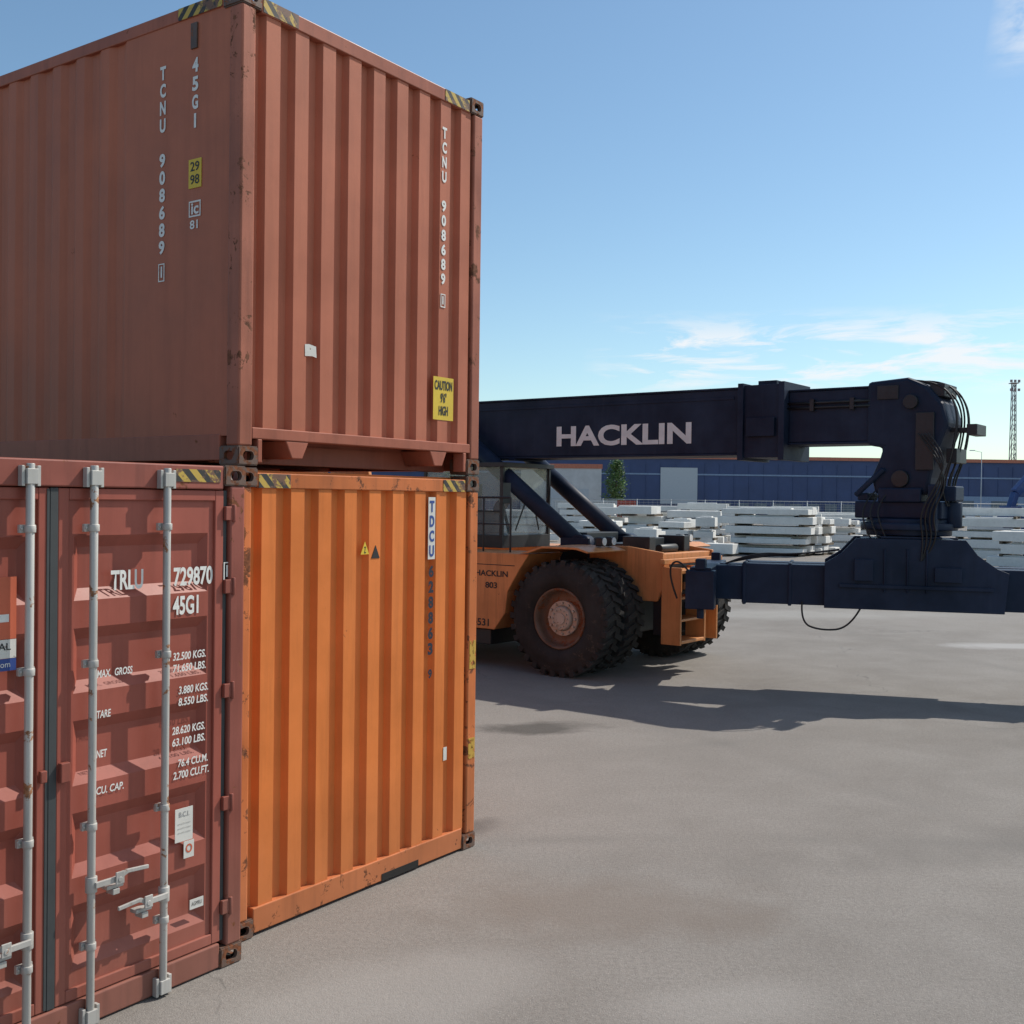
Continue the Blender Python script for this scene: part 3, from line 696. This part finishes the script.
stack(13.1,57,rad(-28),4.6,5,3,.38)
stack(15.8,58.5,rad(-30),1.6,4,2,.38)
stack(11.0,68,rad(-15),3.2,4,3,.42)
stack(18.3,64,rad(-25),3.0,4,2,.34)
stack(22.5,76,rad(-20),4.6,4,3,.40)
stack(9.5,76,rad(-10),4.4,5,3,.36); stack(15.3,82,rad(-20),4.4,5,2,.36); stack(5.6,84,rad(-12),4,5,3,.38)
stack(7.5,68,rad(-32),2.4,4,2,.48); stack(4.8,62,rad(-20),2.2,3,2,.45)
stack(7.0,59,rad(-25),1.6,2,2,.5); stack(10.2,56,rad(-30),1.6,1,2,.5); stack(8.9,62,rad(-38),1.7,3,2,.45); stack(10.6,61,rad(-20),1.3,3,1,.5)
stack(12.6,73,rad(-12),3.0,5,2,.40); stack(18.6,74,rad(-18),3.6,5,2,.38); stack(6.2,74,rad(-22),2.6,4,2,.45)
stack(23.0,54,rad(-30),3.6,5,2,.40); stack(27.2,51,rad(-25),3.6,5,3,.4); stack(28.5,64,rad(-20),4.2,5,3,.38); stack(25.4,70,rad(-17),3.4,4,2,.42)
stack(21.6,47.0,rad(-35),2.4,3,2,.42); stack(33,57,rad(-24),4,5,3,.38); stack(35,74,rad(-20),5,5,3)
stack(0.5,72,0,5,4,3); stack(38,64,0,5,4,3)

G=empty('material_handler',(29.4,60,0),rad(200)); M_hb=plain('handler_blue',(.02,.05,.17),.45)
bm=bmesh.new()
box(bm,-2.2,1.2,-1.3,1.3,1.3,2.4); box(bm,-2,2,-1.4,-.9,0,1.0); box(bm,-2,2,.9,1.4,0,1.0); box(bm,-1.6,1.6,-.9,.9,.4,1.3)
box(bm,.2,1.7,.3,1.25,2.4,3.7)
beam(bm,(.6,-.3,2.2),(1.6,-.3,4.3),.45,.55); beam(bm,(1.6,-.3,4.3),(2.6,-.3,3.4),.4,.45); beam(bm,(2.6,-.3,3.4),(2.9,-.3,2.6),.35,.35)
beam(bm,(.9,-.05,2.2),(1.5,-.05,3.6),.12,.12)
prism(bm,[(2.5,2.7),(3.3,2.7),(3.5,1.9),(3.0,1.5),(2.4,1.8)],-.7,.1)
mesh('body',bm,M_hb,G,bevel=.05)
bm=bmesh.new()
for x in (-1.6,0,1.6):
    for s in (-1.5,1.38): cyl(bm,(x,s,.5),(x,s+.12,.5),.48,seg=20)
mesh('track_wheels',bm,M_blkm,G)
for (x,y,col,nm) in ((4.2,108,(.45,.46,.47),'grey'),(6.5,112,(.35,.06,.04),'dark_red')):
    P=empty(nm+'_shipping_container',(x,y,0),rad(4)); mt=plain('far_paint_'+nm,col,.6,scale=1)
    bm=bmesh.new(); corrug_end(bm,0,6.0,0,.1,2.6,.28,.06); box(bm,0,6.0,.07,2.4,0.02,2.7); box(bm,-.05,.1,-.05,2.45,0,2.75); box(bm,5.9,6.05,-.05,2.45,0,2.75); box(bm,.1,5.9,-.04,.06,2.6,2.75); box(bm,.1,5.9,-.04,.06,0,.15)
    mesh('shell',bm,mt,P)

def tree(x,y,h,w,n=5200):
    P=empty('deciduous_tree',(x,y,0)); rnd=random.Random(3)
    bm=bmesh.new(); cyl(bm,(0,0,0),(.05,0,h*.45),.13,.08,seg=8); cyl(bm,(.05,0,h*.45),(0,.02,h*.92),.08,.02,seg=6)
    tips=[]
    for i in range(22):
        z=h*(.22+.65*i/22); a=i*2.4; r=w*.5*(1-(z/h-.2)**2*1.3)*rnd.uniform(.5,1.15)
        p=Vector((math.cos(a)*r,math.sin(a)*r,z+h*.08)); cyl(bm,(.03,0,z),p,.03,.008,seg=5); tips.append(p); tips.append(p*.55+Vector((0,0,z*.45)))
    for i in range(6): tips.append(Vector((rnd.uniform(-.2,.2),rnd.uniform(-.2,.2),h*(.86+.02*i))))
    mesh('trunk',bm,plain('bark',(.12,.09,.07),.9),P)
    bm=bmesh.new()
    for i in range(n):
        t=rnd.choice(tips); p=t+Vector((rnd.gauss(0,.24),rnd.gauss(0,.24),rnd.gauss(0,.2)))
        s=rnd.uniform(.04,.09); e=Matrix.Rotation(rnd.uniform(0,6.28),3,'Z')@Matrix.Rotation(rnd.uniform(0,3),3,'X')
        vv=[bm.verts.new(p+e@Vector(q)*s) for q in ((-1,-.6,0),(1,-.6,0),(1,.6,0),(-1,.6,0))]; bm.faces.new(vv)
    mesh('crown',bm,plain('leaves',(.09,.17,.04),.6,var=.45,scale=1.2),P)
tree(11.0,118,7.2,2.5)
tree(-6,128,8.5,4.0)

# ---------------------------------------------------------------- sun / sky
sd=Vector((.80,.50,1.0)).normalized()
el=math.asin(sd.z); az=math.atan2(sd.x,sd.y)
L=D.lights.new('sun','SUN'); L.energy=4.6; L.angle=rad(.53); L.color=(1,.95,.86)
lo=D.objects.new('sun',L); link(lo); lo.rotation_euler=sd.to_track_quat('Z','Y').to_euler()
w=D.worlds.new('World'); S.world=w; w.use_nodes=True; nt=w.node_tree; bg=nt.nodes['Background']
sk=N(nt,'ShaderNodeTexSky'); sk.sky_type='NISHITA'; sk.sun_disc=False; sk.sun_elevation=el; sk.sun_rotation=az; sk.air_density=1.0; sk.dust_density=.4; sk.ozone_density=1.2; sk.altitude=0
tc=N(nt,'ShaderNodeTexCoord'); sp=N(nt,'ShaderNodeSeparateXYZ'); nt.links.new(tc.outputs['Generated'],sp.inputs[0])
cb=N(nt,'ShaderNodeCombineXYZ')
nt.links.new(math_(nt,'MULTIPLY',sp.outputs[0],8.0),cb.inputs[0]); nt.links.new(math_(nt,'MULTIPLY',sp.outputs[2],44),cb.inputs[2]); nt.links.new(math_(nt,'MULTIPLY',sp.outputs[1],4),cb.inputs[1])
n1=noise(nt,cb.outputs[0],1.3,5,.62,.5)
band=math_(nt,'MULTIPLY',mapr(nt,sp.outputs[2],.090,.112),mapr(nt,sp.outputs[2],.168,.140)); azm=mapr(nt,sp.outputs[0],.06,.13)
lowc=math_(nt,'MULTIPLY',math_(nt,'MULTIPLY',mapr(nt,n1,.47,.60),band),azm)
cb2=N(nt,'ShaderNodeCombineXYZ')
nt.links.new(math_(nt,'MULTIPLY',sp.outputs[0],9.0),cb2.inputs[0]); nt.links.new(math_(nt,'MULTIPLY',sp.outputs[2],16),cb2.inputs[2]); nt.links.new(sp.outputs[1],cb2.inputs[1])
n2=noise(nt,cb2.outputs[0],1.6,5,.62,.4)
hi=math_(nt,'MULTIPLY',math_(nt,'MULTIPLY',mapr(nt,n2,.36,.52),mapr(nt,sp.outputs[2],.33,.37)),mapr(nt,sp.outputs[0],.36,.385))
cl=math_(nt,'MINIMUM',math_(nt,'ADD',lowc,hi),1)
skc=mix(nt,1.0,sk.outputs[0],(.93,1.07,1.08),'MULTIPLY')
col=mix(nt,math_(nt,'MULTIPLY',cl,.85),skc,(7.6,7.7,7.9))
nt.links.new(col,bg.inputs[0]); bg.inputs[1].default_value=.122

# ---------------------------------------------------------------- camera
cam=D.cameras.new('camera'); co=D.objects.new('camera',cam); link(co); S.camera=co
f=1112.0; cam.sensor_width=36; cam.lens=36*f/1024; cam.clip_end=6000; cam.clip_start=.05
pitch,roll=-.0113,.0125
fw=Vector((0,math.cos(pitch),math.sin(pitch))); r0=Vector((1,0,0)); u0=r0.cross(fw)
r=r0*math.cos(roll)+u0*math.sin(roll); u=-r0*math.sin(roll)+u0*math.cos(roll)
co.matrix_world=Matrix(((r.x,u.x,-fw.x,0),(r.y,u.y,-fw.y,0),(r.z,u.z,-fw.z,2.7208),(0,0,0,1)))
S.view_settings.view_transform='Standard'; S.view_settings.look='None'; S.view_settings.exposure=0
